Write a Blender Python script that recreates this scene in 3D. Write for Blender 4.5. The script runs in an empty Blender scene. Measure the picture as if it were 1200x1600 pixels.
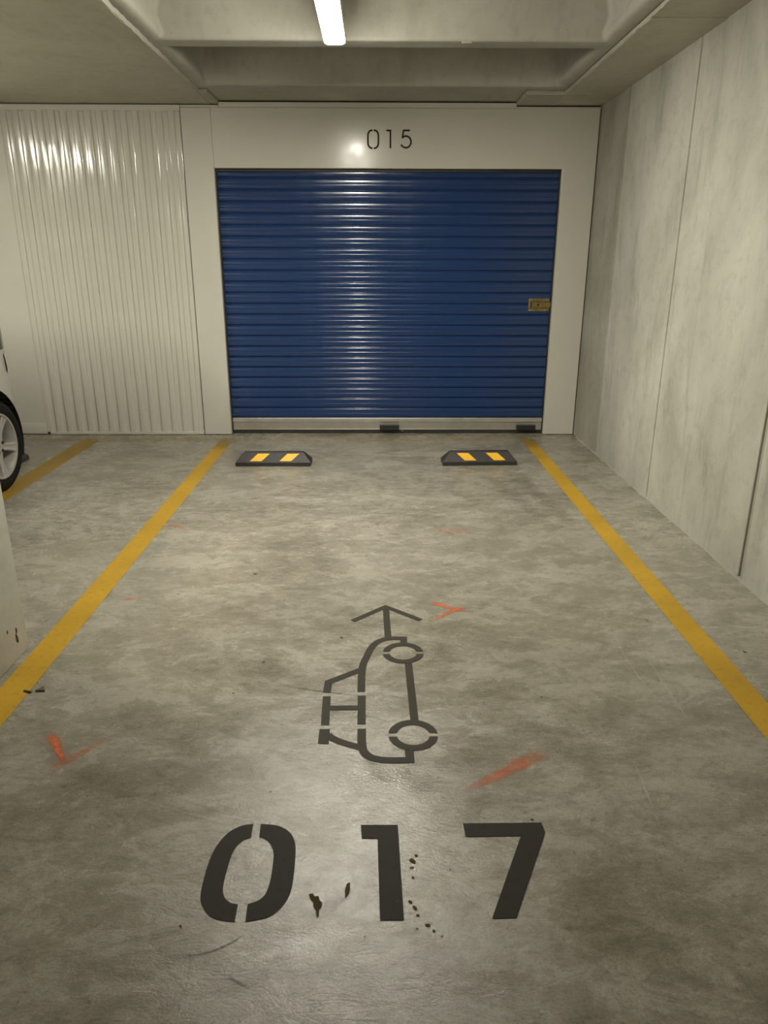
import bpy, bmesh, math, random
from mathutils import Vector, Matrix
random.seed(17)
SC = bpy.context.scene
COL = SC.collection

# ------------------------------------------------------------------ camera
PITCH, YAW, ROLL, FPX = 0.3288, 0.0101, 0.0022, 1139.5
f_ = Vector((math.sin(YAW)*math.cos(PITCH), math.cos(YAW)*math.cos(PITCH), -math.sin(PITCH)))
r_ = Vector((math.cos(YAW), -math.sin(YAW), 0))
u_ = r_.cross(f_)
r2 = math.cos(ROLL)*r_ + math.sin(ROLL)*u_
u2 = -math.sin(ROLL)*r_ + math.cos(ROLL)*u_
cam = bpy.data.cameras.new('camera')
cam.sensor_fit = 'VERTICAL'; cam.sensor_height = 36.0; cam.lens = FPX/1600*36.0
cam.clip_start = 0.02
camo = bpy.data.objects.new('camera', cam); COL.objects.link(camo)
M4 = Matrix((r2, u2, -f_)).transposed().to_4x4(); M4.translation = Vector((0, 0, 1.5))
camo.matrix_world = M4
SC.camera = camo

# ------------------------------------------------------------------ world, exposure
w = bpy.data.worlds.new('world'); SC.world = w; w.use_nodes = True
w.node_tree.nodes['Background'].inputs[0].default_value = (1.0, 0.92, 0.76, 1)
w.node_tree.nodes['Background'].inputs[1].default_value = 0.0
LAMP_COLOR = (1.0, 0.95, 0.815)
LAMP_POWER = 215.0          # radiance of the lit diffusers
SC.view_settings.view_transform = 'Standard'
SC.view_settings.look = 'None'
SC.view_settings.gamma = 1.0
SC.view_settings.use_curve_mapping = False
SC.view_settings.exposure = 0.0
SC.cycles.max_bounces = 10
SC.cycles.diffuse_bounces = 6
SC.cycles.sample_clamp_indirect = 6.0

# ------------------------------------------------------------------ materials
def new_mat(name):
    m = bpy.data.materials.new(name); m.use_nodes = True
    nt = m.node_tree
    return m, nt, nt.nodes['Principled BSDF']
class G:
    """tiny node helper"""
    def __init__(s, nt): s.nt = nt; s.L = nt.links; s.co = None
    def n(s, t, **kw):
        x = s.nt.nodes.new(t)
        for k, v in kw.items(): setattr(x, k, v)
        return x
    def obj(s, scale=(1, 1, 1), rot=(0, 0, 0)):
        if s.co is None: s.co = s.n('ShaderNodeTexCoord')
        mp = s.n('ShaderNodeMapping'); mp.inputs['Scale'].default_value = scale; mp.inputs['Rotation'].default_value = rot
        s.L.new(s.co.outputs['Object'], mp.inputs['Vector'])
        return mp.outputs['Vector']
    def noise(s, vec, scale, detail=5, rough=.55, dist=0.0):
        x = s.n('ShaderNodeTexNoise')
        x.inputs['Scale'].default_value = scale; x.inputs['Detail'].default_value = detail
        x.inputs['Roughness'].default_value = rough; x.inputs['Distortion'].default_value = dist
        s.L.new(vec, x.inputs['Vector']); return x.outputs['Fac']
    def ramp(s, fac, stops):
        x = s.n('ShaderNodeValToRGB'); e = x.color_ramp.elements
        while len(e) < len(stops): e.new(.5)
        for k, (p, c) in enumerate(stops):
            e[k].position = p; e[k].color = (c if isinstance(c, (tuple, list)) else (c, c, c)) + (1,) if not (isinstance(c, (tuple, list)) and len(c) == 4) else c
        s.L.new(fac, x.inputs['Fac']); return x.outputs['Color']
    def mix(s, fac, a, b, mode='MIX'):
        x = s.n('ShaderNodeMix', data_type='RGBA', blend_type=mode)
        for i, v in ((0, fac), (6, a), (7, b)):
            sock = x.inputs[i]
            if hasattr(v, 'links'): s.L.new(v, sock)
            elif isinstance(v, (int, float)): sock.default_value = v if i == 0 else (v, v, v, 1)
            else: sock.default_value = tuple(v)+(1,)
        return x.outputs[2]
    def math(s, op, a, b=0.0, clamp=False):
        x = s.n('ShaderNodeMath', operation=op, use_clamp=clamp)
        for k, v in enumerate((a, b)):
            if hasattr(v, 'links'): s.L.new(v, x.inputs[k])
            else: x.inputs[k].default_value = v
        return x.outputs[0]
    def bump(s, h, strength, dist, bsdf, prev=None):
        x = s.n('ShaderNodeBump'); x.inputs['Strength'].default_value = strength; x.inputs['Distance'].default_value = dist
        s.L.new(h, x.inputs['Height'])
        if prev is not None: s.L.new(prev, x.inputs['Normal'])
        if bsdf is not None: s.L.new(x.outputs['Normal'], bsdf.inputs['Normal'])
        return x.outputs['Normal']

def paint(name, color, rough=.45, var=.10, nscale=6, metallic=0.0, bump=.02, coat=0.0, spec=.5):
    m, nt, b = new_mat(name); g = G(nt)
    v = g.obj()
    n = g.noise(v, nscale, 5)
    c = g.mix(g.ramp(n, [(.3, 0.0), (.7, 1.0)]), tuple(x*(1-var) for x in color), tuple(min(1, x*(1+var)) for x in color))
    g.L.new(c, b.inputs['Base Color'])
    g.L.new(g.ramp(g.noise(v, nscale*3, 4), [(.3, max(0, rough-.06)), (.7, rough+.06)]), b.inputs['Roughness'])
    b.inputs['Metallic'].default_value = metallic
    b.inputs['Coat Weight'].default_value = coat
    b.inputs['Specular IOR Level'].default_value = spec
    if bump: g.bump(g.noise(v, nscale*8, 3), bump, .004, b)
    return m

def floor_mat():
    m, nt, b = new_mat('polished_concrete'); g = G(nt)
    v = g.obj(); vs = g.obj((0.8, 1.5, 1), (0, 0, .25)); vt = g.obj((1.0, 1.9, 1), (0, 0, -.30)); vd = g.obj((1.0, 1.5, 1), (0, 0, .7))
    big = g.noise(v, .8, 7, .60, .5)
    mid = g.noise(vs, 2.6, 10, .72, .5)
    mot = g.noise(vt, 11, 10, .74, .35)
    flow = g.noise(vd, 5.0, 10, .74, .8)
    grit = g.noise(v, 150, 3, .6)
    rg = g.n('ShaderNodeTexNoise', noise_type='RIDGED_MULTIFRACTAL')
    rg.inputs['Scale'].default_value = 3.4; rg.inputs['Detail'].default_value = 7; rg.inputs['Roughness'].default_value = .62; rg.inputs['Distortion'].default_value = 1.1
    g.L.new(g.obj((.75, 2.2, 1), (0, 0, -.18)), rg.inputs['Vector'])
    zone = g.ramp(g.noise(v, .55, 4, .5, .3), [(.44, 0.0), (.62, 1.0)])
    rip = g.math('MULTIPLY', rg.outputs['Fac'], zone)
    c1 = g.ramp(big, [(.36, (.150, .135, .094)), (.46, (.270, .248, .193)), (.56, (.362, .337, .280)), (.68, (.44, .412, .355))])
    c2 = g.ramp(mid, [(.28, (.120, .106, .070)), (.43, (.240, .220, .168)), (.56, (.365, .341, .284)), (.72, (.48, .452, .392))])
    c = g.mix(.58, c1, c2)
    c = g.mix(g.ramp(flow, [(.30, .65), (.50, 0.0)]), c, (.140, .126, .086))
    c = g.mix(g.ramp(flow, [(.48, 0.0), (.80, .36)]), c, (.50, .468, .405))
    c = g.mix(g.ramp(mot, [(.30, .55), (.52, 0.0)]), c, (.155, .140, .100))
    c = g.mix(g.ramp(mot, [(.50, 0.0), (.78, .34)]), c, (.50, .468, .405))
    c = g.mix(g.ramp(rip, [(.55, 0.0), (1.1, .40)]), c, (.53, .50, .435))
    # fine wrinkles left by the trowel in the far half of the bay
    sx = g.n('ShaderNodeSeparateXYZ'); g.L.new(v, sx.inputs[0])
    yy = g.math('ADD', sx.outputs['Y'], g.math('MULTIPLY', big, 1.6))
    band = g.ramp(g.math('DIVIDE', yy, 10.0), [(.455, 0.0), (.50, 1.0), (.575, 1.0), (.62, 0.0)])
    wr = g.noise(g.obj((.9, 2.0, 1), (0, 0, -.35)), 6.5, 4, .6, 1.6)
    lines = g.math('MULTIPLY', g.ramp(wr, [(.455, 0.0), (.50, 1.0), (.525, 0.0)]), g.math('ADD', g.math('MULTIPLY', band, .85), .12))
    c = g.mix(g.math('MULTIPLY', lines, .55), c, (.150, .135, .100))
    c = g.mix(g.math('MULTIPLY', g.math('MULTIPLY', g.ramp(wr, [(.46, 0.0), (.72, 1.0)]), band), .40), c, (.50, .465, .405))
    sp = g.noise(g.obj((1, 1.6, 1), (0, 0, .4)), 34, 9, .76, .6)
    c = g.mix(g.ramp(sp, [(.32, .75), (.47, 0.0)]), c, (.135, .120, .084))
    c = g.mix(g.ramp(sp, [(.54, 0.0), (.72, .40)]), c, (.52, .49, .43))
    c = g.mix(g.ramp(g.noise(v, 46, 2, .5), [(.68, 0.0), (.76, .6)]), c, (.11, .095, .065))
    c = g.mix(g.ramp(grit, [(.36, .30), (.55, 0.0)]), c, (.10, .09, .065))
    g.L.new(c, b.inputs['Base Color'])
    g.L.new(g.ramp(g.math('ADD', g.math('MULTIPLY', mid, .5), g.math('MULTIPLY', flow, .5)), [(.42, .15), (.59, .36)]), b.inputs['Roughness'])
    b.inputs['Specular IOR Level'].default_value = .5
    n0 = g.bump(sp, .20, .002, None)
    n1 = g.bump(mot, .22, .006, None, n0)
    n2 = g.bump(flow, .20, .010, None, n1)
    n3 = g.bump(lines, .35, -.004, None, n2)
    g.bump(grit, .10, .0015, b, n3)
    return m

def cast_mat(name, lo, midc, hi, streak=1.0, rough=.75, stain=.5, seed=0.0):
    """cast concrete with vertical shutter streaks"""
    m, nt, b = new_mat(name); g = G(nt)
    v = g.obj(); vs = g.obj((2.0, 2.0, .42)); vw = g.obj((1.2, 1.2, .8))
    n1 = g.noise(vs, 1.5, 7, .62, .4)
    n2 = g.noise(vw, .9, 6, .6, .8)
    n3 = g.noise(v, 14, 6, .65)
    c = g.mix(.5*streak, g.ramp(n2, [(.3, lo), (.5, midc), (.72, hi)]), g.ramp(n1, [(.28, lo), (.48, midc), (.75, hi)]))
    c = g.mix(g.ramp(g.noise(vs, 3.0, 7, .7, .3), [(.26, stain), (.46, 0.0)]), c, tuple(x*.55 for x in lo))
    c = g.mix(g.ramp(n3, [(.30, .22), (.5, 0.0)]), c, tuple(x*.6 for x in lo))
    c = g.mix(g.ramp(g.noise(v, 60, 2, .5), [(.70, 0.0), (.76, .45)]), c, tuple(x*.5 for x in lo))
    g.L.new(c, b.inputs['Base Color']); b.inputs['Roughness'].default_value = rough
    b.inputs['Specular IOR Level'].default_value = .3
    k = g.bump(n3, .25, .006, None)
    g.bump(g.noise(v, 90, 3), .12, .002, b, k)
    return m

def worn_paint(name, color, wear=(.66, .74), rough=.5, alpha_attr=False, density=1.0, nscale=(9, 9, 9)):
    """floor paint, worn through to the concrete below (transparent where gone)"""
    m, nt, b = new_mat(name); g = G(nt)
    v = g.obj(); va = g.obj(nscale)
    c = g.mix(g.ramp(g.noise(v, 2.3, 6, .6), [(.3, 0.0), (.7, 1.0)]), tuple(x*.80 for x in color), tuple(min(1, x*1.12) for x in color))
    c = g.mix(g.ramp(g.noise(v, 38, 4, .6), [(.30, .5), (.45, 0.0)]), c, tuple(x*.5 for x in color))
    g.L.new(c, b.inputs['Base Color']); b.inputs['Roughness'].default_value = rough
    g.bump(g.noise(v, 60, 4), .15, .003, b)
    b.inputs['Specular IOR Level'].default_value = .25
    a = g.ramp(g.noise(va, 1.0, 7, .68), [(wear[0], density), (wear[1], 0.0)])
    if alpha_attr:
        at = g.n('ShaderNodeAttribute', attribute_name='cover')
        a = g.math('MULTIPLY', a, at.outputs['Fac'])
    g.L.new(a, b.inputs['Alpha'])
    return m

def emit_mat(name, color, power):
    m, nt, b = new_mat(name)
    b.inputs['Base Color'].default_value = (.8, .8, .8, 1)
    b.inputs['Emission Color'].default_value = tuple(color)+(1,)
    b.inputs['Emission Strength'].default_value = power
    return m

MAT = {}
MAT['floor'] = floor_mat()
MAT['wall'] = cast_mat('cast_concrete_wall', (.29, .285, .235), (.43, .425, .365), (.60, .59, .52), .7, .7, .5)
MAT['wall_dark'] = cast_mat('cast_concrete_wall_dark', (.215, .208, .165), (.335, .325, .270), (.47, .46, .395), .7, .7, .5)  # wall concrete with all tones darkened, for the panel at the back corner
MAT['slab'] = cast_mat('cast_concrete_slab', (.40, .385, .31), (.47, .455, .375), (.53, .515, .43), .3, .8, .2)
MAT['coffer'] = cast_mat('cast_concrete_coffer', (.33, .32, .27), (.40, .39, .335), (.47, .46, .40), .4, .65, .2)
MAT['column'] = cast_mat('painted_concrete_column', (.40, .39, .34), (.50, .49, .43), (.58, .57, .50), .6, .7, .12)
MAT['joint'] = cast_mat('joint_mortar', (.27, .26, .215), (.33, .32, .265), (.38, .37, .31), .4, .85, .2)
MAT['seam'] = cast_mat('mortar_seam', (.33, .31, .25), (.42, .40, .33), (.52, .49, .41), .2, .85, .3)
MAT['white'] = paint('white_enamelled_steel', (.575, .56, .50), .20, .03, 2.0, 0, .008, 0.0, .30)
MAT['white_gloss'] = paint('white_glossy_sheet', (.575, .56, .50), .13, .03, 2.0, 0, .006, 0.0, .5)
MAT['blue'] = paint('blue_enamelled_steel', (.015, .041, .130), .19, .05, 2.0, 0, 0)
MAT['alu'] = paint('mill_aluminium', (.62, .61, .57), .38, .06, 9, .85, .02)
MAT['rubber'] = paint('black_rubber', (.030, .027, .026), .55, .2, 20, 0, .1)
MAT['brass'] = paint('yellow_zinc_steel', (.27, .205, .075), .42, .25, 22, .6, .03)
MAT['screw'] = paint('bright_steel', (.75, .74, .70), .25, .05, 20, .9, 0)
MAT['dark'] = paint('dark_gap', (.012, .011, .010), .8, .1, 10, 0, 0)
MAT['ink'] = paint('dark_stencil_paint', (.040, .032, .018), .8, .15, 18, 0, .02, 0, .1)
MAT['reflector'] = paint('yellow_reflective_tape', (.80, .46, .03), .35, .06, 30, 0, .05)
MAT['yellow'] = worn_paint('yellow_line_paint', (.475, .285, .022), (.70, .80), .5)
MAT['yellow_faded'] = worn_paint('faded_yellow_line_paint', (.46, .285, .045), (.52, .85), .55, density=.85)
MAT['yellow_end'] = worn_paint('thinning_yellow_line_paint', (.41, .255, .026), (.60, .85), .5, alpha_attr=True)
MAT['pale'] = worn_paint('rubbed_off_line_paint', (.46, .37, .17), (.40, .60), .6, density=.5)
MAT['stencil'] = worn_paint('dark_floor_stencil_paint', (.022, .019, .013), (.68, .76), .66, nscale=(22, 22, 22))
MAT['stencil_thin'] = worn_paint('thin_dark_floor_stencil_paint', (.040, .034, .023), (.66, .76), .65, nscale=(22, 22, 22), density=.94)
MAT['spray'] = worn_paint('orange_spray_paint', (.62, .165, .065), (.42, .80), .6, alpha_attr=True, nscale=(30, 30, 30))
MAT['stain'] = worn_paint('brown_floor_stain', (.115, .090, .045), (.45, .72), .35, alpha_attr=True, nscale=(26, 26, 26))
MAT['bloom'] = worn_paint('pale_cement_scuff', (.52, .49, .43), (.42, .70), .28, alpha_attr=True, nscale=(14, 14, 14))
MAT['pit'] = worn_paint('chipped_concrete', (.085, .062, .028), (.56, .72), .9, nscale=(40, 40, 40))
MAT['leaf'] = paint('dry_leaf', (.09, .07, .035), .7, .2, 60, 0, 0)
MAT['lens'] = emit_mat('lit_diffuser', LAMP_COLOR, LAMP_POWER)
MAT['fixture'] = paint('white_plastic', (.70, .69, .66), .4, .02, 10, 0, 0)
MAT['car'] = paint('silver_car_paint', (.46, .46, .42), .34, .02, 2, .15, 0, .5)
MAT['glass'] = paint('dark_tinted_glass', (.006, .007, .008), .08, .0, 3, 0, 0)
MAT['tyre'] = paint('tyre_rubber', (.009, .0085, .008), .75, .2, 30, 0, .1, 0, .2)
MAT['rim'] = paint('silver_alloy', (.55, .54, .51), .34, .04, 3, .6, 0)
MAT['lamp_red'] = paint('red_tail_lens', (.22, .015, .012), .15, .05, 8, 0, 0)
MAT['lamp_clear'] = paint('clear_tail_lens', (.55, .55, .51), .3, .05, 8, 0, 0)
MAT['plastic'] = paint('black_plastic', (.02, .02, .02), .5, .1, 20, 0, .03)

# ------------------------------------------------------------------ builders
class MB:
    def __init__(s): s.bm = bmesh.new()
    def box(s, x0, x1, y0, y1, z0, z1, bev=0.0, seg=2):
        t = bmesh.new()
        vs = [t.verts.new(c) for c in ((x0,y0,z0),(x1,y0,z0),(x1,y1,z0),(x0,y1,z0),(x0,y0,z1),(x1,y0,z1),(x1,y1,z1),(x0,y1,z1))]
        for q in ((3,2,1,0),(4,5,6,7),(0,1,5,4),(1,2,6,5),(2,3,7,6),(3,0,4,7)): t.faces.new([vs[i] for i in q])
        if bev: bmesh.ops.bevel(t, geom=t.edges[:], offset=bev, segments=seg, affect='EDGES', profile=.5)
        s.merge(t); return s
    def merge(s, t, mat=None):
        if mat is not None: bmesh.ops.transform(t, matrix=mat, verts=t.verts)
        me = bpy.data.meshes.new('t'); t.to_mesh(me); t.free(); s.bm.from_mesh(me); bpy.data.meshes.remove(me)
    def poly(s, pts):
        s.bm.faces.new([s.bm.verts.new(p) for p in pts]); return s
    def prism(s, pts, vec):
        """closed polygon extruded along vec"""
        a = [s.bm.verts.new(p) for p in pts]; b = [s.bm.verts.new(Vector(p)+Vector(vec)) for p in pts]
        n = len(a); s.bm.faces.new(a); s.bm.faces.new(b[::-1])
        for i in range(n): s.bm.faces.new((a[i], b[i], b[(i+1) % n], a[(i+1) % n]))
        return s
    def rings(s, rings, cap0=False, cap1=False, closed=True):
        R = [[s.bm.verts.new(p) for p in r] for r in rings]
        n = len(R[0])
        for a, b in zip(R, R[1:]):
            for i in range(n if closed else n-1):
                s.bm.faces.new((a[i], a[(i+1) % n], b[(i+1) % n], b[i]))
        if cap0: s.bm.faces.new(R[0][::-1])
        if cap1: s.bm.faces.new(R[-1])
        return s
    def cyl(s, c, axis, r, h, n=20, r2=None):
        """cylinder from c along axis"""
        ax = Vector(axis).normalized(); q = ax.to_track_quat('Z', 'Y')
        c = Vector(c); r2 = r if r2 is None else r2
        s.rings([[c + q @ Vector((rr*math.cos(2*math.pi*i/n), rr*math.sin(2*math.pi*i/n), z)) for i in range(n)] for rr, z in ((r, 0), (r2, h))], True, True)
        return s
    def build(s, name, mat, parent=None, smooth=False, recalc=True):
        bmesh.ops.remove_doubles(s.bm, verts=s.bm.verts, dist=1e-6)
        if recalc: bmesh.ops.recalc_face_normals(s.bm, faces=s.bm.faces)
        me = bpy.data.meshes.new(name); s.bm.to_mesh(me); s.bm.free()
        if smooth:
            me.polygons.foreach_set('use_smooth', [True]*len(me.polygons))
            try: me.set_sharp_from_angle(angle=math.radians(smooth if isinstance(smooth, (int, float)) and smooth > 1 else 40))
            except Exception: pass
        me.materials.append(mat)
        o = bpy.data.objects.new(name, me); COL.objects.link(o)
        if parent is not None: o.parent = parent
        return o
def tag(o, label=None, cat=None, group=None, kind=None):
    for k, v in (('label', label), ('category', cat), ('group', group), ('kind', kind)):
        if v: o[k] = v
    return o
def empty(name, loc, rz=0.0):
    o = bpy.data.objects.new(name, None); COL.objects.link(o)
    o.location = loc; o.rotation_euler = (0, 0, rz); o.empty_display_size = .1
    return o
def struct(o): o['kind'] = 'structure'; return o
def copy_tree(o, parent=None):
    c = o.copy(); COL.objects.link(c); c.parent = parent
    for ch in list(o.children): copy_tree(ch, c)
    return c

def stroke(mb, pts, width, plane, off):
    """flat mitred stroke; plane 'f' floor (x,y) or 'w' wall (x,z)"""
    P = [Vector(p) for p in pts]; L = []; Rr = []
    for i, q in enumerate(P):
        d0 = (q - P[i-1]).normalized() if i else (P[1]-q).normalized()
        d1 = (P[i+1]-q).normalized() if i < len(P)-1 else d0
        t = (d0+d1).normalized(); n = Vector((-t.y, t.x)); k = width/2/max(.5, n.dot(Vector((-d0.y, d0.x))))
        L.append(q+n*k); Rr.append(q-n*k)
    to = (lambda v: (v.x, v.y, off)) if plane == 'f' else (lambda v: (v.x, off, v.y))
    for i in range(len(P)-1): mb.poly([to(L[i]), to(Rr[i]), to(Rr[i+1]), to(L[i+1])])
def smooth_path(pts, n=6):
    """Catmull-Rom"""
    P = [Vector(p) for p in pts]; P = [P[0]*2-P[1]]+P+[P[-1]*2-P[-2]]; out = []
    for i in range(1, len(P)-2):
        for k in range(n):
            t = k/n
            out.append(.5*((2*P[i])+(P[i+1]-P[i-1])*t+(2*P[i-1]-5*P[i]+4*P[i+1]-P[i+2])*t*t+(3*P[i]-P[i-1]-3*P[i+1]+P[i+2])*t**3))
    out.append(P[-2]); return out
def face_up(o):
    """flip flat marks so that their normals look up"""
    me = o.data; bm = bmesh.new(); bm.from_mesh(me)
    bad = [f for f in bm.faces if f.normal.z < 0]
    bmesh.ops.reverse_faces(bm, faces=bad); bm.to_mesh(me); bm.free(); return o

XL, XR = -9.0, 1.8207        # side walls
YB, YF = 6.61, -8.0          # back (panel face) and front
ZC = 2.708

# ================================================================== FLOOR
mb = MB(); mb.box(XL-.2, XR+.25, YF-.2, 7.3, -.2, 0)
floor = struct(mb.build('floor', MAT['floor']))

def line_strip(name, x0, x1, y0, y1, mat, label, z=.0012, fade=None):
    mb = MB(); n = 24
    for i in range(n):
        a, b = y0+(y1-y0)*i/n, y0+(y1-y0)*(i+1)/n
        mb.poly([(x0, a, z), (x1, a, z), (x1, b, z), (x0, b, z)])
    o = face_up(mb.build(name, mat, floor, recalc=False)); o['label'] = label
    if fade:
        at = o.data.attributes.new('cover', 'FLOAT', 'POINT')
        for k, v in enumerate(o.data.vertices): at.data[k].value = max(0, min(1, fade[0]+(fade[1]-fade[0])*(v.co.y-y0)/(y1-y0)))
    return o
line_strip('parking_line', -1.403, -1.285, .9, 6.05, MAT['yellow'], 'yellow painted stripe along the left side of the empty bay')
line_strip('parking_line', -1.403, -1.285, 6.05, 6.48, MAT['yellow_end'], 'faded far end of the left yellow stripe', fade=(1.0, .15))
line_strip('parking_line', 1.299, 1.409, .9, 6.1, MAT['yellow'], 'yellow painted stripe along the right side of the empty bay')
line_strip('parking_line', 1.299, 1.409, 6.1, 6.52, MAT['yellow_end'], 'faded far end of the right yellow stripe', fade=(1.0, .2))
line_strip('parking_line', -2.63, -2.47, .9, 6.40, MAT['yellow_end'], 'dull yellow stripe beside the wheel of the parked car', fade=(1.0, .62))
mb = MB(); mb.poly([(-3.4, 6.33, .0008), (1.29, 6.36, .0008), (1.29, 6.50, .0008), (-3.4, 6.47, .0008)])
face_up(mb.build('parking_line', MAT['pale'], floor, recalc=False))['label'] = 'rubbed-off pale stripe along the foot of the shutter'

# bay number 0 1 7
ZD = .0016
def flat_poly(name, polys, mat, label=None, z=ZD):
    mb = MB()
    for p in polys: mb.poly([(x, y, z) for x, y in p])
    o = face_up(mb.build(name, mat, floor, recalc=False))
    if label: o['label'] = label
    return o
def ring_pts(o, i):  # outer path then inner path -> quads
    return [[o[k], o[k+1], i[k+1], i[k]] for k in range(len(o)-1)]
zo = smooth_path([(-.3500,1.6674),(-.3849,1.6590),(-.4150,1.6330),(-.4345,1.5925),(-.4440,1.5480),(-.4465,1.4900),(-.4438,1.4280),(-.4345,1.3960),(-.4142,1.3680),(-.3866,1.3510),(-.3431,1.3441)], 4)
zi = smooth_path([(-.3485,1.6165),(-.3620,1.6110),(-.3730,1.6010),(-.3840,1.5800),(-.3900,1.5500),(-.3925,1.4950),(-.3915,1.4500),(-.3870,1.4270),(-.3780,1.4110),(-.3630,1.3990),(-.3442,1.3948)], 4)
yo = smooth_path([(-.3289,1.6673),(-.2784,1.6592),(-.2430,1.6338),(-.2254,1.5970),(-.2186,1.5499),(-.2164,1.4800),(-.2196,1.4258),(-.2355,1.3861),(-.2640,1.3576),(-.3177,1.3439)], 4)
yi = smooth_path([(-.3261,1.6183),(-.3080,1.6100),(-.2920,1.5920),(-.2810,1.5677),(-.2765,1.5400),(-.2745,1.4850),(-.2763,1.4500),(-.2820,1.4240),(-.2954,1.4063),(-.3206,1.3946)], 4)
flat_poly('painted_digit', ring_pts(zo, zi)+ring_pts(yo, yi), MAT['stencil'], 'dark stencilled digit 0 on the floor')
flat_poly('painted_digit', [[(-.0468,1.6614),(.0576,1.6607),(.0005,1.6100),(-.0430,1.6102)], [(.0576,1.6607),(.0642,1.3457),(.0060,1.3462),(.0005,1.6100)]], MAT['stencil'], 'dark stencilled digit 1 on the floor')
flat_poly('painted_digit', [[(.2417,1.6650),(.4646,1.6668),(.4675,1.6287),(.3970,1.6168),(.2437,1.6143)], [(.4675,1.6287),(.3366,1.3502),(.2771,1.3488),(.3970,1.6168)]], MAT['stencil'], 'dark stencilled digit 7 on the floor')
# car symbol and arrow
mb = MB(); W = .029; zz = [ZD]
def st(pts, w=W, sm=False):
    zz[0] += .00004
    stroke(mb, smooth_path(pts, 5) if sm else pts, w, 'f', zz[0])
st([(.0399,3.036),(.0462,2.7440)])
st([(-.1085,2.8998),(.0385,3.0420),(.1945,2.9055)], .027)
mb2 = mb; o = face_up(mb.build('painted_arrow', MAT['stencil_thin'], floor, recalc=False)); o['label'] = 'thin dark stencilled arrow pointing to the shutter'
mb = MB()
st([(.1110,2.6880),(.1112,2.7420),(.0649,2.7437)])
st([(.0660,2.7437),(.0287,2.7330),(-.0036,2.7040),(-.0255,2.6576),(-.0410,2.5958),(-.0585,2.5043),(-.0590,2.3363)], W, True)
st([(-.0660,2.4892),(-.1840,2.4031),(-.1859,2.3314)])
st([(-.1843,2.3068),(-.1788,2.1320)]); st([(-.0569,2.3104),(-.0541,2.1361)]); st([(-.1720,2.2335),(-.0640,2.2338)], .027)
st([(-.1785,2.1090),(-.1780,2.0300)], .036)
st([(-.0530,2.1099),(-.0510,2.0300),(-.0440,1.9880),(-.0250,1.9620),(.0030,1.9490),(.0380,1.9435),(.1050,1.9440)], W, True)
st([(.1040,1.9310),(.1040,2.0050)])
st([(-.1660,2.0780),(-.1482,2.0580),(-.1131,2.0350),(-.0562,2.0090)], .027, True)
st([(.1230,2.5549),(.1290,2.1497)])
def half_ring(cx, cy, ro, w, gap, sgn):
    zz[0] += .00004; a0 = math.asin(gap/2/ro); a1 = math.asin(gap/2/(ro-w)); n = 18; q = []
    for k in range(n+1):
        t = k/n
        A = a0+(math.pi-2*a0)*t; B = a1+(math.pi-2*a1)*t
        q.append(((cx+ro*math.cos(A), cy+sgn*ro*math.sin(A)), (cx+(ro-w)*math.cos(B), cy+sgn*(ro-w)*math.sin(B))))
    for (a, b), (c, d) in zip(q, q[1:]): mb.poly([(a[0], a[1], zz[0]), (b[0], b[1], zz[0]), (d[0], d[1], zz[0]), (c[0], c[1], zz[0])])
for cy, cx in ((2.6205, .1052), (2.0755, .1202)):
    for s in (1, -1): half_ring(cx, cy, .0835, .028, .021, s)
o = face_up(mb.build('painted_car_symbol', MAT['stencil_thin'], floor, recalc=False)); o['label'] = 'dark stencilled outline of a car seen from the side, on the floor'

def soft_mark(name, pts, width, mat, label=None, strength=1.0, z=.0010, taper=.6):
    """soft-edged flat mark; vertex attribute 'cover' is how much paint lies there"""
    P = smooth_path(pts, 6); bm = bmesh.new(); lay = bm.verts.layers.float.new('cover'); rows = []
    n = len(P)-1
    for i, q in enumerate(P):
        t = (P[min(i+1, n)]-P[max(i-1, 0)]).normalized(); nn = Vector((-t.y, t.x))
        e = min(1, min(i, n-i)/max(1, n*.22)); wd = width*(1-taper*(i/n))*(.85+.3*random.random())
        row = []
        for k, c in ((-1, 0), (-.45, .9), (0, 1), (.45, .9), (1, 0)):
            v = bm.verts.new((q.x+nn.x*k*wd/2, q.y+nn.y*k*wd/2, z)); v[lay] = c*strength*e; row.append(v)
        rows.append(row)
    for a, b in zip(rows, rows[1:]):
        for k in range(4): bm.faces.new((a[k], a[k+1], b[k+1], b[k]))
    me = bpy.data.meshes.new(name); bm.to_mesh(me); bm.free(); me.materials.append(mat)
    o = bpy.data.objects.new(name, me); COL.objects.link(o); o.parent = floor; face_up(o)
    if label: o['label'] = label
    return o
SP = 'orange spray paint mark on the floor'
soft_mark('spray_mark', [(.245,3.092),(.30,3.055),(.345,3.02),(.42,2.985)], 0.051, MAT['spray'], 'orange spray paint cross beside the arrow', .95)
soft_mark('spray_mark', [(.405,3.04),(.35,3.005),(.30,2.955),(.235,2.895)], 0.044, MAT['spray'], 'orange spray paint cross beside the arrow', .8, .0011)
soft_mark('spray_mark', [(-1.105,2.095),(-1.065,2.045),(-1.03,1.995),(-.985,1.93)], 0.052, MAT['spray'], 'short orange spray paint stroke at left, beside the yellow stripe', 1.0)
soft_mark('spray_mark', [(-1.03,1.905),(-.97,1.97),(-.885,2.075)], 0.066, MAT['spray'], 'very faint orange spray paint stroke', .34, .0011)
soft_mark('spray_mark', [(.545,1.985),(.44,1.915),(.36,1.86),(.25,1.795)], 0.075, MAT['spray'], 'long faint orange spray paint stroke right of the car symbol', .60)
soft_mark('spray_mark', [(.34,4.06),(.45,4.035),(.58,4.015)], 0.073, MAT['spray'], 'very faint orange spray paint stroke in mid bay', .30)
soft_mark('spray_mark', [(-1.20,3.12),(-1.15,3.135),(-1.08,3.16)], 0.048, MAT['spray'], 'very faint orange spray paint stroke near the left stripe', .32)
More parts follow.
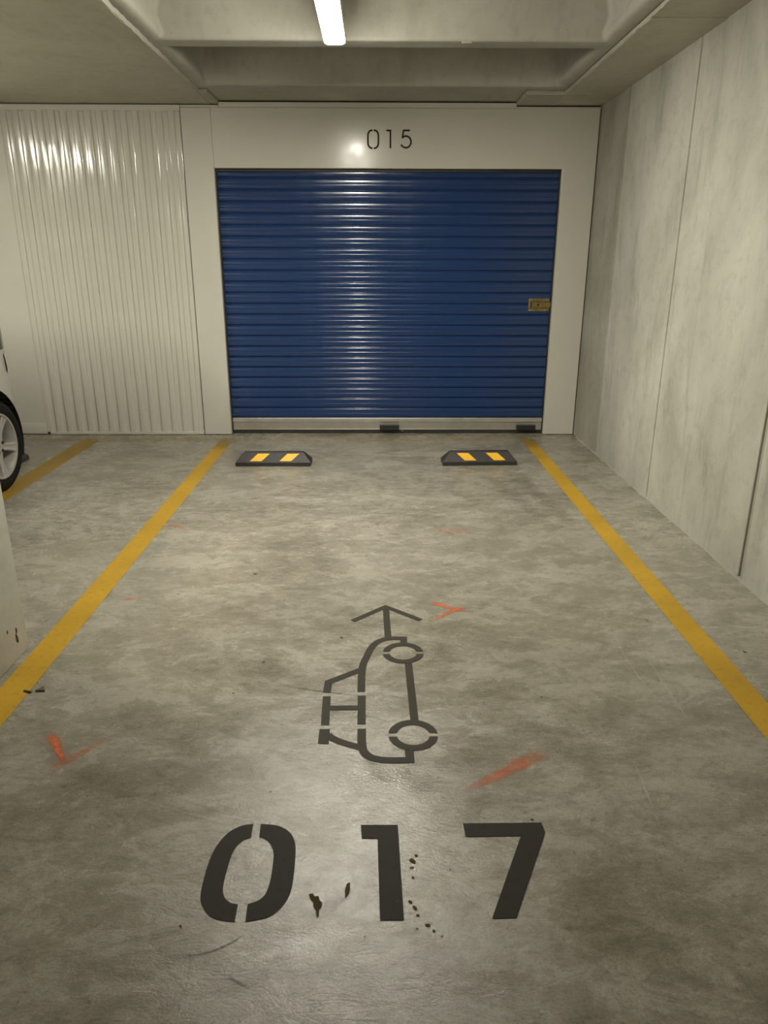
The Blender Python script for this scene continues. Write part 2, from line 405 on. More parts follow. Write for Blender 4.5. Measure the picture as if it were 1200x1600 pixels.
soft_mark('spray_mark', [(-1.28,4.20),(-1.20,4.13),(-1.12,4.06)], 0.085, MAT['spray'], 'very faint orange spray paint stroke near the left stripe', .28)
soft_mark('floor_stain', [(-.47,1.250),(-.40,1.258),(-.345,1.284),(-.31,1.312)], .013, MAT['stain'], 'thin curved brown stain on the floor', .6)
soft_mark('floor_stain', [(-.335,1.205),(-.305,1.186),(-.275,1.170)], .013, MAT['stain'], None, .5)
soft_mark('floor_stain', [(-.04,2.06-.06),(.0,1.88),(.05,1.83)], .05, MAT['stain'], None, .35)
soft_mark('floor_stain', [(.07,1.90),(.10,1.86),(.17,1.80)], .07, MAT['stain'], None, .32)
soft_mark('floor_stain', [(-.36,2.382),(-.25,2.352),(-.16,2.330),(-.07,2.312)], .007, MAT['stain'], None, .8, taper=.2)
for pts, wd, s in (([(1.0,5.4),(1.09,4.9),(1.16,4.4),(1.20,4.1)], .16, .20), ([(.80,5.35),(.90,4.85),(1.00,4.35),(1.06,3.9)], .14, .15), ([(-1.0,1.85),(-.8,1.80),(-.55,1.72)], .30, .22)):
    soft_mark('tyre_scuff', pts, wd, MAT['stain'], 'dull grey brown tyre scuff', s, .0009, .1)
for pts, wd, s in (([(.818,1.965),(.806,1.78),(.792,1.60)], .008, .7), ([(-.775,1.798),(-.60,1.73),(-.41,1.656)], .010, .5), ([(1.10,2.75),(1.08,2.4),(1.08,2.1)], .012, .55), ([(1.02,2.9),(1.0,2.5),(1.03,2.2)], .010, .45), ([(-.75,1.82),(-.58,1.77),(-.42,1.70)], .008, .4)):
    soft_mark('pale_scratch', pts, wd, MAT['bloom'], 'pale scratch in the concrete', s, .0009, .1)
# cement bloom around the chips between 0 and 1
for pts, wd, s in (([(-.20,1.36),(-.13,1.43),(-.06,1.50),(.0,1.56)], .13, .5), ([(-.13,1.37),(-.07,1.40),(-.03,1.44)], .10, .45)):
    soft_mark('cement_bloom', pts, wd, MAT['bloom'], 'pale rough cement patch around the chips', s, .0008, .2)
def blob(cx, cy, rx, ry, rot=0, n=11, jag=.3):
    return [(cx+math.cos(rot)*rx*math.cos(a)*q-math.sin(rot)*ry*math.sin(a)*q, cy+math.sin(rot)*rx*math.cos(a)*q+math.cos(rot)*ry*math.sin(a)*q)
            for a, q in ((2*math.pi*i/n, 1-jag*random.random()) for i in range(n))]
flat_poly('chip', [[(-.172,1.424),(-.162,1.426),(-.157,1.416),(-.148,1.419),(-.143,1.404),(-.136,1.398),(-.138,1.384),(-.143,1.378),(-.142,1.358),(-.147,1.355),(-.151,1.376),(-.158,1.386),(-.159,1.400),(-.167,1.408)]], MAT['pit'], 'small brown chip broken out of the floor')
flat_poly('chip', [blob(-.076,1.437,.007,.026,-.15)], MAT['pit'], 'small brown chip broken out of the floor')
for k, (cx, cy, rx) in enumerate([(.089,1.507,.008),(.094,1.530,.012),(.104,1.548,.008),(.092,1.475,.006),(.082,1.398,.008),(.092,1.381,.009),(.098,1.360,.006),(.120,1.332,.008),(.134,1.315,.006),(.152,1.300,.005),(.095,1.322,.004),(.05,1.40,.004),(-.03,1.30,.004),(-.47,1.333,.006),(.19,1.50,.004),(.44,1.68,.006),(-.49,2.20,.007),(-.15,2.75,.010),(-.45,2.55,.008),(-.53,2.33,.006),(-.32,1.80,.006),(.6,2.3,.006),(1.5,2.62,.012),(1.55,2.35,.014),(1.6,2.40,.010),(1.2,2.9,.008),(-.62,3.42,.014),(-.95,3.18,.008)]):
    flat_poly('speck', [blob(cx, cy, rx, rx*.55, random.uniform(-.9, .4), 8, .45)], MAT['pit'], z=.0019)
# rippled trowel marks in the slab near the bay centre
RIPPLE = cast_mat('trowel_ridge', (.27, .25, .20), (.33, .31, .25), (.40, .375, .31), .2, .6, .1)

# ================================================================== RIGHT WALL (cast panels with open joints)
mb = MB(); mb.box(XR+.011, XR+.25, YF-.2, 7.0, 0, 3.2)
wall_right = struct(mb.build('wall_right', MAT['joint']))
edges = [YB+.2, 5.90, 4.69, 3.345, 2.05, .75, -.55, -1.85, -3.15, -4.45, -5.75, -7.05, YF]
gaps = {5.90: .009, 4.69: .009, 3.345: .020}
for a, b in zip(edges, edges[1:]):
    ga, gb = gaps.get(a, .012), gaps.get(b, .012)
    mb = MB(); mb.box(XR, XR+.035, b+gb, a-ga, 0, 2.9, .003, 1)
    o = mb.build('concrete_panel', MAT['wall_dark'] if a > 6 else MAT['wall'], wall_right)
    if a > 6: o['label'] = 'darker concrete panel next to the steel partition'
# wall foot: an uneven bead of mortar
mb = MB(); rr = []
y = YF
while y < YB-.02:
    k = .006+.010*random.random(); h = .004+.010*random.random()
    rr.append([(XR+.01, y, -.004), (XR-k, y, -.002), (XR-k*.45, y, h*.55), (XR+.01, y, h)]); y += .06+.05*random.random()
mb.rings(rr, True, True)
struct(mb.build('trim_1', MAT['joint'], None, 60))

mb = MB(); mb.box(XL-.2, XL, YF-.2, 7.0, 0, 3.2); struct(mb.build('wall_left', MAT['wall']))
mb = MB(); mb.box(XL, XR+.03, YF-.2, YF, 0, 3.2); struct(mb.build('wall_front', MAT['wall']))

# ================================================================== CEILING
mb = MB(); mb.box(XL-.2, XR+.25, YF-.2, 7.0, 3.12, 3.3)
ceiling = struct(mb.build('ceiling', MAT['slab']))
JL, JR = -1.34, 1.42
def slab(x0, x1, y0, y1, z, mat=MAT['slab']):
    mb = MB(); mb.box(x0, x1, y0, y1, z, 3.12, .004, 1)
    return mb.build('slab_panel', mat, ceiling)
ly = [7.0, 4.552, 2.1, -.4, -2.9, -5.4, YF]
for k, (a, b) in enumerate(zip(ly, ly[1:])):
    slab(JL-3.2, JL, b, a, ZC-(.005 if k % 2 else 0)); slab(XL, JL-3.2, b, a, ZC+(.004 if k % 2 else 0))
ry = [7.0, 6.20, 4.385, 2.1, -.4, -2.9, -5.4, YF]
for k, (a, b) in enumerate(zip(ry, ry[1:])):
    slab(JR, XR+.03, b, a, ZC-(.006 if k % 2 else 0))
slab(-1.271, 1.131, 6.14, 7.0, ZC+.026, MAT['coffer']); slab(JL, -1.272, 6.14, 6.199, ZC+.026, MAT['coffer']); slab(1.132, JR, 6.14, 6.219, ZC+.026, MAT['coffer'])
# ribbed (coffered) field: each coffer pan is one cast piece
def rrect(x0, x1, y0, y1, r, z, n=6):
    P = []
    for cx, cy, a in ((x1-r, y1-r, 0), (x0+r, y1-r, 90), (x0+r, y0+r, 180), (x1-r, y0+r, 270)):
        for k in range(n+1):
            t = math.radians(a+90*k/n); P.append((cx+r*math.cos(t), cy+r*math.sin(t), z))
    return P
PROF = [(0, 0), (.004, .0006), (.009, .004), (.013, .011), (.016, .024), (.020, .05), (.032, .12), (.054, .20), (.066, .27), (.090, .315), (.130, .335), (.18, .34)]
def coffer(y0, y1):
    z = ZC+.020; mb = MB(); h = .060
    rings = []
    outer = []
    base = rrect(JL+.006, JR-.006, y0, y1, .0005, z)
    rings.append(base)
    for i, (d, dz) in enumerate(PROF):
        kx = 1.0+3.2*max(0, 1-dz/.12)        # broader rounding along the side ribs
        dx = .030+d*kx; dy = h+d
        rings.append(rrect(JL+dx, JR-dx, y0+dy, y1-dy, .022+d*.15, z+dz))
    mb.rings(rings, False, True)
    # solid outer skin
    mb.bm.faces.ensure_lookup_table()
    o = mb.build('coffer', MAT['coffer'], ceiling, 50, recalc=True)
    return o
PITCH_Y = 1.15
c0 = coffer(4.99, 6.14)
yy = 4.99
while yy-PITCH_Y > YF-1.2:
    c = c0.copy(); COL.objects.link(c); c.location.y = yy-PITCH_Y-4.99; yy -= PITCH_Y
# ragged mortar burr along both joints
for jx in (JL, JR):
    mb = MB(); rr = []; y = -2.0
    while y < 6.3:
        k = .002+.005*random.random()**2; x = jx+random.uniform(-.004, .004)
        rr.append([(x-k, y, ZC+.012), (x-k*.5, y, ZC-k), (x+k*.5, y, ZC-k), (x+k+.006, y, ZC+.022)]); y += random.uniform(.02, .07)
    mb.rings(rr, True, True); mb.build('mortar_seam', MAT['coffer'], ceiling, 30)
# small cast marks in the soffit
slab(JL, -1.272, 6.20, 7.0, ZC+.001, MAT['coffer']); slab(1.132, JR, 6.22, 7.0, ZC-.001, MAT['coffer'])
mb = MB(); mb.box(1.45, 1.60, 6.160, 6.168, ZC-.009, ZC-.004); mb.build('mortar_seam', MAT['seam'], ceiling)
mb = MB(); mb.box(.50, .56, 4.925, 4.945, ZC+.012, ZC+.026, .004); mb.build('mortar_seam', MAT['seam'], ceiling)

# ================================================================== BACK WALL (steel partition)
mb = MB(); mb.box(XL, XR+.03, 6.80, 7.0, 0, 3.12)
wall_back = struct(mb.build('wall_back', MAT['slab']))
DX0, DX1, DZ = -1.3385, 1.5369, 2.239
def panel(name, x0, x1, z0, z1, y0=YB, y1=YB+.09, bev=.004):
    mb = MB(); mb.box(x0, x1, y0, y1, z0, z1, bev)
    return mb.build(name, MAT['white'], wall_back)
# header, leaning back a hair like the photographed sheet
mb = MB(); mb.prism([(x_, YB, z_) for x_, z_ in ((DX0+.0005, DZ), (DX1, DZ), (DX1, .004), (1.812, .004), (1.812, 2.684), (DX0+.0005, 2.684))], (0, .09, 0))
bmesh.ops.recalc_face_normals(mb.bm, faces=mb.bm.faces)
bmesh.ops.bevel(mb.bm, geom=mb.bm.edges[:], offset=.004, segments=2, affect='EDGES', profile=.5)
header = mb.build('header_panel', MAT['white'], wall_back)
panel('jamb_panel', -1.583, DX0-.001, .004, 2.682)
panel('top_trim', -1.27, 1.13, 2.685, 2.722, YB-.002, YB+.05, .002)
panel('top_trim', 1.132, 1.812, 2.684, 2.696, YB-.001, YB+.05, .002)
panel('top_trim', -1.583, -1.272, 2.684, 2.700, YB-.001, YB+.05, .002)
mb = MB(); mb.box(-1.28, 1.815, YB+.03, YB+.06, 2.69, 2.735); mb.box(-9, -1.27, YB+.03, YB+.06, 2.69, 2.712); mb.build('shadow_gap', MAT['dark'], wall_back)
# corrugated sheets: three lapped sheets of six ribs each
PW = .0962
def sheet(x0, nrib, name='corrugated_sheet', lap=True):
    prof = []; x = x0
    for k in range(nrib):
        tq = random.uniform(-.00025, .00025)      # raised flat, slope down, recess, slope up
        for dx, d in ((0, .0016), (.001, .0012), (.006, .0009+tq), (.012, .0005+tq), (.0225, .0002), (.033, .0005-tq), (.039, .0009-tq), (.044, .0012), (.046, .0025), (.049, .0130), (.052, .0141), (.060, .0146-tq), (.069, .0148), (.078, .0146+tq), (.086, .0141), (.090, .0130), (.0935, .003)):
            prof.append((x+dx, d))
        x += PW
    prof.append((x, .001))
    mb = MB()
    F = [[(a, YB+.012+d-.012, z) for a, d in prof] for z in (.026, 2.662)]
    B = [[(a, YB+.0012+d, z) for a, d in prof] for z in (.026, 2.662)]
    mb.rings([F[0], F[1], B[1], B[0], F[0]], closed=False)
    o = mb.build(name, MAT['white_gloss'], wall_back, 11)
    return o
x = -3.030
for n in (5, 5, 5):
    sheet(x, n); x += PW*n
panel('top_trim', -3.035, -1.585, 2.657, 2.700, YB-.006, YB+.03, .002)
panel('bottom_trim', -3.000, -1.590, .004, .027, YB-.004, YB+.03, .002)
mb = MB(); mb.box(-3.03, -1.585, YB+.035, YB+.06, .03, 2.66); mb.build('backing_sheet', MAT['white'], wall_back)
panel('jamb_panel', -3.62, -3.031, .004, 2.700)
mb = MB()
for zz_ in (.10,): mb.box(-3.60, -3.033, YB-.006, YB+.002, .012, .11, .002)
mb.build('kick_strip', MAT['white'], wall_back, 30)
panel('header_panel', -6.5, -3.622, .004, 2.700); panel('jamb_panel', -9.0, -6.502, .004, 2.700)
# number 015 on the header
def wall_strokes(strokes, wd, label):
    mb = MB(); k = 0
    for s in strokes: stroke(mb, s, wd, 'w', YB-.0012-.0001*k); k += 1
    o = mb.build('painted_digit', MAT['ink'], header, recalc=False); o['label'] = label
    bm = bmesh.new(); bm.from_mesh(o.data); bmesh.ops.reverse_faces(bm, faces=[f for f in bm.faces if f.normal.y > 0]); bm.to_mesh(o.data); bm.free()
wall_strokes([smooth_path([(-.0335,2.5225),(-.0520,2.5185),(-.0650,2.5050),(-.0705,2.4850),(-.0705,2.4270),(-.0650,2.4070),(-.0520,2.3935),(-.0335,2.3885)], 4),
              smooth_path([(-.0235,2.5225),(-.0050,2.5185),(.0080,2.5050),(.0140,2.4850),(.0140,2.4270),(.0080,2.4070),(-.0050,2.3935),(-.0235,2.3885)], 4)], .0138, 'dark stencilled digit 0 on the white header')
wall_strokes([[(.0800,2.5205),(.1120,2.5205),(.1125,2.3900)]], .0138, 'dark stencilled digit 1 on the white header')
wall_strokes([[(.2710,2.5215),(.2190,2.5215),(.2095,2.4640)],
              smooth_path([(.2095,2.4660),(.2240,2.4770),(.2420,2.4800),(.2640,2.4720),(.2780,2.4530),(.2800,2.4300),(.2700,2.4080),(.2530,2.3970),(.2330,2.3955),(.2120,2.4040),(.1990,2.4180)], 4)], .0138, 'dark stencilled digit 5 on the white header')

# ================================================================== BLUE SHUTTER
door = struct(MB().box(DX0-.03, DX1+.03, 6.715, 6.73, 0, 2.30).build('door_1', MAT['dark']))
YS = 6.668
SP0, SPD = .1445, .0922
prof = []
def groove(zc, depth, half):
    return [(zc-half*1.5, 0), (zc-half, depth*.10), (zc-half*.55, depth*.6), (zc-half*.2, depth), (zc+half*.2, depth), (zc+half*.55, depth*.6), (zc+half, depth*.10), (zc+half*1.5, 0)]
def slat_mesh():
    p = [(.0, .013), (.003, .0125), (.006, .009), (.0085, .0035), (.0115, .0008), (.016, 0.0)]
    p += [(.026, -.0010)] + [(z, d-.0012) for z, d in groove(.0470, .0016, .0040)] + [(.070, -.0010)]
    p += [(.0775, 0.0), (.082, .0008), (.0850, .0035), (.0875, .009), (.0900, .0125), (.0922, .013)]
    F = [[(xx, y, z) for z, y in p] for xx in (DX0-.012, DX1+.012)]
    B = [[(xx, y+.0015, z) for z, y in p] for xx in (DX0-.012, DX1+.012)]
    mb = MB(); mb.rings([F[0], F[1], B[1], B[0], F[0]], closed=False)
    return mb
s0 = slat_mesh().build('slat', MAT['blue'], door, 75); s0.location = (0, YS, SP0)
for k in range(1, 23):
    s = s0.copy(); COL.objects.link(s); s.location = (0, YS, SP0+SPD*k)
# bottom rail
mb = MB()
mb.prism([(DX0-.005, YS-.004, .147), (DX0-.005, YS-.012, .138), (DX0-.005, YS-.014, .112), (DX0-.005, YS-.006, .104), (DX0-.005, YS-.004, .044), (DX0-.005, YS-.009, .041), (DX0-.005, YS-.009, .036), (DX0-.005, YS+.012, .036), (DX0-.005, YS+.012, .147)], (DX1-DX0+.010, 0, 0))
rail = mb.build('bottom_rail', MAT['alu'], door)
for x0, x1 in ((.026, .205), (1.293, 1.468)):
    mb = MB(); mb.box(x0, x1, YS-.040, YS-.004, .040, .048, .002); mb.box(x0, x1, YS-.040, YS-.034, .046, .084, .002); mb.box(x0, x0+.012, YS-.038, YS-.004, .045, .080, .002); mb.box(x1-.012, x1, YS-.038, YS-.004, .045, .080, .002)
    mb.build('pull_handle', MAT['plastic'], rail)['label'] = 'black pull handle'
mb = MB(); mb.cyl((-1.253, YS-.004, .065), (0, -1, 0), .010, .006, 14, .007); mb.build('bolt', MAT['screw'], rail, 40)
mb = MB(); mb.cyl((.235, YS-.010, .026), (0, -1, 0), .007, .006, 14, .005); mb.build('bolt', MAT['screw'], rail, 40)
mb = MB(); mb.box(DX0-.004, DX1+.004, YS-.001, YS+.010, .0, .036, .002); mb.build('bottom_seal', MAT['rubber'], door)
for x0, x1 in ((DX0+.001, DX0+.010), (DX1-.010, DX1-.001)):
    mb = MB(); mb.box(x0, x1, YS-.016, YS+.03, .03, DZ-.002, .001, 1); mb.build('guide_rail', MAT['plastic'], door)
mb = MB(); mb.box(DX0+.001, DX1-.001, YS-.016, YS-.006, DZ-.022, DZ-.001, .002, 1); mb.build('head_seal', MAT['rubber'], door)
# latch
mb = MB(); mb.box(1.335, 1.520, YS-.012, YS-.006, 1.100, 1.210, .003)
latch = mb.build('latch', MAT['brass'], door); latch['label'] = 'yellow zinc slide latch at the right edge'
mb = MB(); mb.box(1.338, 1.520, YS-.020, YS-.012, 1.183, 1.190, .002); mb.box(1.338, 1.520, YS-.020, YS-.012, 1.122, 1.128, .002); mb.build('latch_guide', MAT['brass'], latch)
mb = MB(); mb.box(1.350, 1.528, YS-.024, YS-.012, 1.134, 1.177, .003); mb.build('latch_bolt', MAT['brass'], latch)
mb = MB(); mb.cyl((1.418, YS-.024, 1.156), (0, -1, 0), .010, .012, 14); mb.box(1.352, 1.362, YS-.026, YS-.013, 1.136, 1.175); mb.build('latch_knob', MAT['plastic'], latch)
for sx, sz in ((1.345, 1.200), (1.362, 1.201), (1.488, 1.203), (1.345, 1.109), (1.358, 1.110), (1.482, 1.110)):
    mb = MB(); mb.cyl((sx, YS-.012, sz), (0, -1, 0), .006, .004, 12, .004); mb.build('screw', MAT['screw'], latch, 40)

# ================================================================== COLUMN
mb = MB(); mb.box(-1.92, -1.432, 2.15, 2.678, 0, ZC-.008, .006)
col = tag(mb.build('concrete_column', MAT['column'], None, 30), 'pale concrete column cut off by the left edge, beside the yellow stripe', 'column')
for a, b, r in ((2.600, .118, .012), (2.596, .085, .014), (2.592, .100, .008), (2.535, .145, .007), (2.60, .070, .006)):
    mb = MB(); n = 9; pts = [(-1.4312, a+r*.8*math.cos(t)*q, b+r*1.4*math.sin(t)*q) for t, q in ((2*math.pi*i/n, 1-.45*random.random()) for i in range(n))]
    mb.poly(pts); o = mb.build('stain', MAT['pit'], col, recalc=False)

# ================================================================== WHEEL STOPS
def wheel_stop(loc, lean, label):
    root = empty('wheel_stop', loc); tag(root, label, 'wheel stop', 'rubber wheel stops')
    hw = .292; mb = MB(); ins = .062
    def rect(x, y0, y1, z): return [(-x, y0, z), (x, y0, z), (x, y1, z), (-x, y1, z)]
    mb.rings([rect(hw, 0, .150, 0), rect(hw, 0, .150, .030), rect(hw-.004, .004, .146, .036), rect(hw-ins+.004, .060, .100, .097), rect(hw-ins-.004, .066, .096, .100)], True, True)
    bmesh.ops.bevel(mb.bm, geom=[e for e in mb.bm.edges if e.calc_face_angle(0) > .3], offset=.003, segments=2, affect='EDGES')
    mb.build('rubber_body', MAT['rubber'], root, 30)
    # reflective tape panels on the sloping front face, with a little thickness
    def on_slope(x, t):  # t 0 bottom .. 1 top
        return Vector((x, .004+.056*t, .036+.061*t))
    nrm = Vector((0, -.061, .056)).normalized()*.0025
    for xc in (-.105, .125):
        w = .046; q = lean*.030
        P = [on_slope(xc-w-q, .06), on_slope(xc+w-q, .06), on_slope(xc+w+q, .86), on_slope(xc-w+q, .86)]
        mb = MB(); mb.prism([p+nrm*1.0 for p in P], -nrm*1.4); mb.build('reflector', MAT['reflector'], root)['label'] = 'yellow reflective panel'
    return root
wheel_stop((-.808, 5.497, .0), 1, 'black rubber wheel stop with yellow panels, before the left part of the shutter')
r2s = wheel_stop((.808, 5.520, .0), -1, 'black rubber wheel stop with yellow panels, before the right part of the shutter')
r2s.rotation_euler.z = .035
wheel_stop((-3.092, 5.575, .0), 1, 'dark wheel stop whose end shows behind the car tyre')

# ================================================================== CEILING LIGHTS
def batten(loc, label, length=1.24):
    root = empty('ceiling_light', loc); tag(root, label, 'light', 'linear ceiling lights')
    L = length/2
    mb = MB()   # lens with tapered ends and chamfered cross-section
    def sec(y, w, z0, z1): return [(-w*.80, y, z0), (w*.80, y, z0), (w, y, z0+.007), (w, y, z1), (-w, y, z1), (-w, y, z0+.007)]
    mb.rings([sec(-L, .036, .006, .015), sec(-L+.03, .056, .001, .015), sec(-L+.05, .057, 0, .015), sec(L-.05, .057, 0, .015), sec(L-.03, .056, .001, .015), sec(L, .036, .006, .015)], True, True)
    mb.build('diffuser', MAT['lens'], root)
    mb = MB(); mb.box(-.060, .060, -L-.008, L+.008, .0155, .0725, .006); mb.build('housing', MAT['fixture'], root, 30)
    return root
LZ = 2.6515
l0 = batten((-.232, 4.095, LZ), 'lit white linear ceiling light above the empty bay')
def more_light(x, y, label):
    c = copy_tree(l0); c.location = (x, y, LZ-.0205 if x < JL else LZ); c['label'] = label
more_light(-3.60, 4.095, 'lit linear ceiling light over the bay of the silver car')
more_light(-3.60, -6.4, 'unseen linear ceiling light added as fill over the aisle behind the viewer')  # out-of-view aisle fitting, added as fill light

# ================================================================== CAR (boxy silver hatchback, tail to the partition)
CX, YR, LEN = -3.40, 5.36, 3.85      # centre line, rear face, length
car = empty('car', (CX, YR, 0)); tag(car, 'silver hatchback parked with its tail to the corrugated partition, mostly out of frame', 'car')
# stations: s = distance forward of the tail -> (half width, z bottom, belt z, roof z, roof half width)
ST = [(0.00, .55, .36, .92, 1.56, .535), (.015, .655, .31, .92, 1.63, .64), (.05, .735, .28, .925, 1.69, .715), (.11, .787, .26, .93, 1.725, .76), (.20, .815, .24, .93, 1.745, .785),
      (.40, .822, .22, .93, 1.765, .79), (.9, .825, .20, .93, 1.77, .785), (1.5, .825, .20, .925, 1.77, .76), (2.0, .825, .20, .92, 1.74, .72), (2.45, .823, .20, .92, 1.60, .65),
      (2.75, .82, .20, .92, 1.34, .63), (2.98, .815, .21, .915, 1.04, .64), (3.2, .81, .22, .89, .98, .66), (3.5, .79, .24, .82, .91, .64), (3.70, .74, .26, .74, .81, .58), (3.80, .66, .30, .66, .71, .50), (3.85, .55, .36, .60, .62, .42)]
def station(s):
    for a, b in zip(ST, ST[1:]):
        if s <= b[0]:
            t = (s-a[0])/(b[0]-a[0]); return [a[i]+(b[i]-a[i])*t for i in range(6)]
    return list(ST[-1])
def ring(s):
    _, w, zb, zs, zr, wr = station(s)
    half = [(w*.80, zb), (w*.95, zb+.03), (w*.985, zb+.12), (w, zb+.30*(zs-zb)+.05), (w*1.0, zb+.62*(zs-zb)), (w*.992, zb+.88*(zs-zb)), (w*.985, zs),
            (wr+(w*.985-wr)*.62, zs+(zr-zs)*.38), (wr+(w*.985-wr)*.28, zs+(zr-zs)*.72), (wr*.99, zs+(zr-zs)*.90), (wr*.90, zs+(zr-zs)*.985), (wr*.55, zr+.008), (0, zr+.014)]
    return [(x, -s, z) for x, z in half] + [(-x, -s, z) for x, z in half[-2::-1]]
mb = MB(); ss = sorted(set([q[0] for q in ST]+[.005, .03, .08, .15, .3, .5, .6, .75, 1.05, 1.2, 1.35, 1.7, 1.85, 2.2, 2.6, 2.85, 3.1, 3.35, 3.6]))
mb.rings([ring(s) for s in ss], True, True)
body = mb.build('body', MAT['car'], car, 50)
WY = (-.485, -2.95); WR = .312
def apply_cut(o, cutters):
    for c in cutters:
        m = o.modifiers.new('cut', 'BOOLEAN'); m.object = c; m.operation = 'DIFFERENCE'; m.solver = 'EXACT'
    dg = bpy.context.evaluated_depsgraph_get(); me = bpy.data.meshes.new_from_object(o.evaluated_get(dg))
    old = o.data; o.modifiers.clear(); o.data = me; bpy.data.meshes.remove(old)
    for c in cutters: d = c.data; bpy.data.objects.remove(c); bpy.data.meshes.remove(d)
    me.polygons.foreach_set('use_smooth', [True]*len(me.polygons)); me.set_sharp_from_angle(angle=math.radians(38))
cut = []
for wy in WY:
    for sx in (-1, 1):
        m_ = MB(); m_.cyl((sx*.58, wy, .325), (sx, 0, 0), .372, .4, 40); c = m_.build('cutter', MAT['plastic'], car); cut.append(c)
bpy.context.view_layer.update()
apply_cut(body, cut)
# wheel arch liners, dark
for wy in WY:
    for sx in (-1, 1):
        m_ = MB(); n = 28; R_ = .371
        A = [math.radians(-25+230*i/n) for i in range(n+1)]
        rings_ = [[(sx*xx, wy+rr_*math.cos(a), .325+rr_*math.sin(a)) for a in A] for xx, rr_ in ((.818, R_), (.59, R_), (.59, .02))]
        m_.rings(rings_, closed=False); m_.build('wheel_arch', MAT['plastic'], car, 40)
def side_glass(s0, s1, t0=.06, t1=.86, name='side_window', n=6, sides=(-1, 1), slant=0):
    for sx in sides:
        m_ = MB(); rows = []
        for k in range(n+1):
            row = []
            for j in range(5):
                t = t0+(t1-t0)*j/4; s = s0+(s1-s0)*k/n + slant*t*(1-k/n)
                _, w_, zb, zs, zr, wr = station(s)
                xs = w_*.985
                pts = [(0, xs, zs), (.38, wr+(xs-wr)*.62, zs+(zr-zs)*.38), (.72, wr+(xs-wr)*.28, zs+(zr-zs)*.72), (.90, wr*.99, zs+(zr-zs)*.90)]
                for (ta, xa, za), (tb, xb, zb_) in zip(pts, pts[1:]):
                    if t <= tb or tb == .90:
                        q = (t-ta)/(tb-ta); px, pz = xa+(xb-xa)*q, za+(zb_-za)*q; break
                row.append((sx*(px+.004), -s, pz))
            rows.append(row)
        m_.rings(rows, closed=False)
        m_.build(name, MAT['glass'], car, 40)
side_glass(.03, .50, -.0, .88, 'rear_quarter_window'); side_glass(.56, 1.35); side_glass(1.42, 2.42)
m_ = MB(); m_.prism([(-.44, .004, .96), (.44, .004, .96), (.40, .004, 1.36), (-.40, .004, 1.36)], (0, -.006, 0)); m_.build('rear_window', MAT['glass'], car)
# windscreen follows the sloping front of the cabin
m_ = MB(); m_.rings([[(x*k, -s, station(s)[4]+.02) for x in (-1, -.5, 0, .5, 1)] for s, k in ((2.42, .50), (2.6, .52), (2.78, .53), (2.95, .54))], closed=False); m_.build('windscreen', MAT['glass'], car, 40)
for sx in (-1, 1):   # tail lamps wrap the corner
    m_ = MB(); rows = []
    for s in (.004, .02, .05, .09, .14, .19):
        w_ = station(s)[1]; rows.append([(sx*(w_*q+.007), -s+.003, z) for q, z in ((.987, .900), (.993, .87), (.998, .82), (1.0, .77))])
    m_.rings(rows, closed=False); tl = m_.build('tail_lamp', MAT['lamp_clear'], car, 40)
    m_ = MB(); m_.box(sx*.50-.045, sx*.50+.045, -.004, .008, .79, .88, .003); m_.build('lamp_lens', MAT['lamp_red'], tl, 40)
m_ = MB(); m_.box(-.52, .52, -.03, .035, .30, .42, .015); m_.build('rear_bumper', MAT['plastic'], car, 30)
m_ = MB(); m_.box(-.26, .26, -.02, .010, .60, .72, .004); m_.build('plate_recess', MAT['plastic'], car, 30)
for sx in (-1, 1):
    m_ = MB(); m_.box(sx*.72-.10, sx*.72+.10, -3.78, -3.72, .60, .70, .02); m_.build('headlamp', MAT['lamp_clear'], car, 40)
    m_ = MB(); m_.box(sx*.93-.08, sx*.93+.08, -2.42, -2.32, .93, 1.05, .02); m_.build('mirror', MAT['car'], car, 40)
    for yh in (-.98, -1.95):
        m_ = MB(); m_.box(sx*.835-.012, sx*.835+.012, yh-.09, yh+.09, .82, .845, .006); m_.build('door_handle', MAT['car'], car, 40)
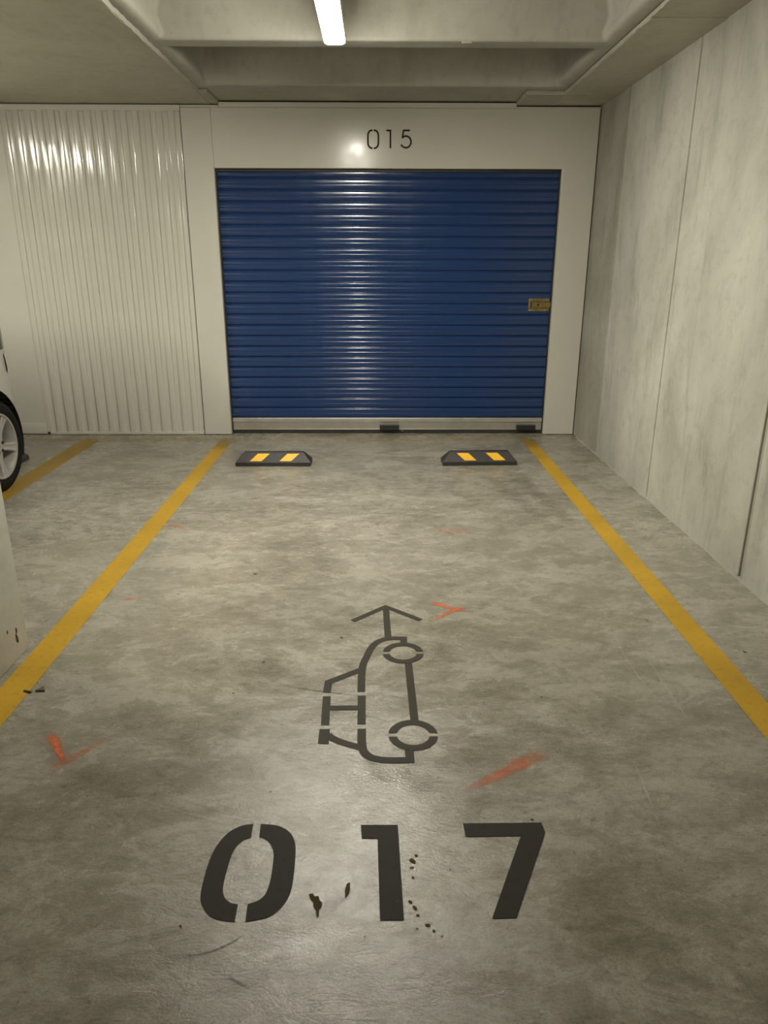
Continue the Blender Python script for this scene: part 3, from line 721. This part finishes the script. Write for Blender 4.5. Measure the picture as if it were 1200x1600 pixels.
# wheels
def make_wheel():
    root = MB()
    def lathe(prof, n=48):
        mb = MB(); mb.rings([[(x, r*math.cos(2*math.pi*i/n), r*math.sin(2*math.pi*i/n)) for i in range(n)] for x, r in prof]); return mb
    tyre = lathe([(-.19, .21), (-.192, .27), (-.18, .300), (-.15, .310), (-.04, .310), (-.012, .302), (.0, .285), (.004, .262), (.0, .240), (-.006, .226), (-.03, .222), (-.19, .21)]).build('wheel', MAT['tyre'], car, 40)
    rim = lathe([(-.008, .226), (-.002, .222), (-.004, .212), (-.020, .206), (-.060, .198), (-.15, .195), (-.15, .02)]).build('rim', MAT['rim'], tyre, 40)
    mb = MB()
    mb.rings([[(x, r*math.cos(2*math.pi*i/30), r*math.sin(2*math.pi*i/30)) for i in range(30)] for x, r in ((-.07, .070), (-.028, .066), (-.018, .056), (-.018, .030), (-.012, .026), (-.012, .001))], False, True)
    for k in range(5):
        a = math.radians(58+72*k)
        c, s_ = math.cos(a), math.sin(a)
        def P(x, r, t): return (x, r*c-t*s_, r*s_+t*c)
        mb.rings([[P(-.075, r, -wd), P(xf-.004, r, -wd), P(xf, r, -wd*.7), P(xf-.006, r, -wd*.15), P(xf-.006, r, wd*.15), P(xf, r, wd*.7), P(xf-.004, r, wd), P(-.075, r, wd)] for r, wd, xf in ((.045, .030, -.016), (.10, .024, -.022), (.16, .026, -.016), (.210, .036, -.008))], True, True)
    sp = mb.build('spokes', MAT['rim'], tyre, 35)
    mb = MB(); mb.cyl((-.12, 0, 0), (1, 0, 0), .185, .012, 32); mb.build('brake_disc', MAT['plastic'], tyre, 40)
    for k in range(5):
        a = math.radians(22+72*k)
        mb = MB(); mb.cyl((-.020, .047*math.cos(a), .047*math.sin(a)), (1, 0, 0), .012, .008, 10)
        mb.build('wheel_bolt', MAT['plastic'], tyre, 40)
    return tyre
w0 = make_wheel()
wheels = [w0]+[copy_tree(w0, car) for _ in range(3)]
for o, (sx, wy) in zip(wheels, ((1, WY[0]), (-1, WY[0]), (1, WY[1]), (-1, WY[1]))):
    o.location = (sx*.845, wy, .311)
    if sx < 0: o.rotation_euler.z = math.pi

# ================================================================== small litter by the left stripe
for pts, lab in (([(-1.262, 2.346), (-1.226, 2.346), (-1.243, 2.376)], 'tiny dark leaf scrap lying right of the left yellow stripe'), ([(-1.305, 2.345), (-1.272, 2.335), (-1.271, 2.342), (-1.305, 2.352)], 'tiny dark splinter lying on the edge of the left yellow stripe')):
    mb = MB(); mb.prism([(x, y, .0025) for x, y in pts], (0, 0, .004)); tag(mb.build('leaf_scrap', MAT['leaf']), lab, 'litter')
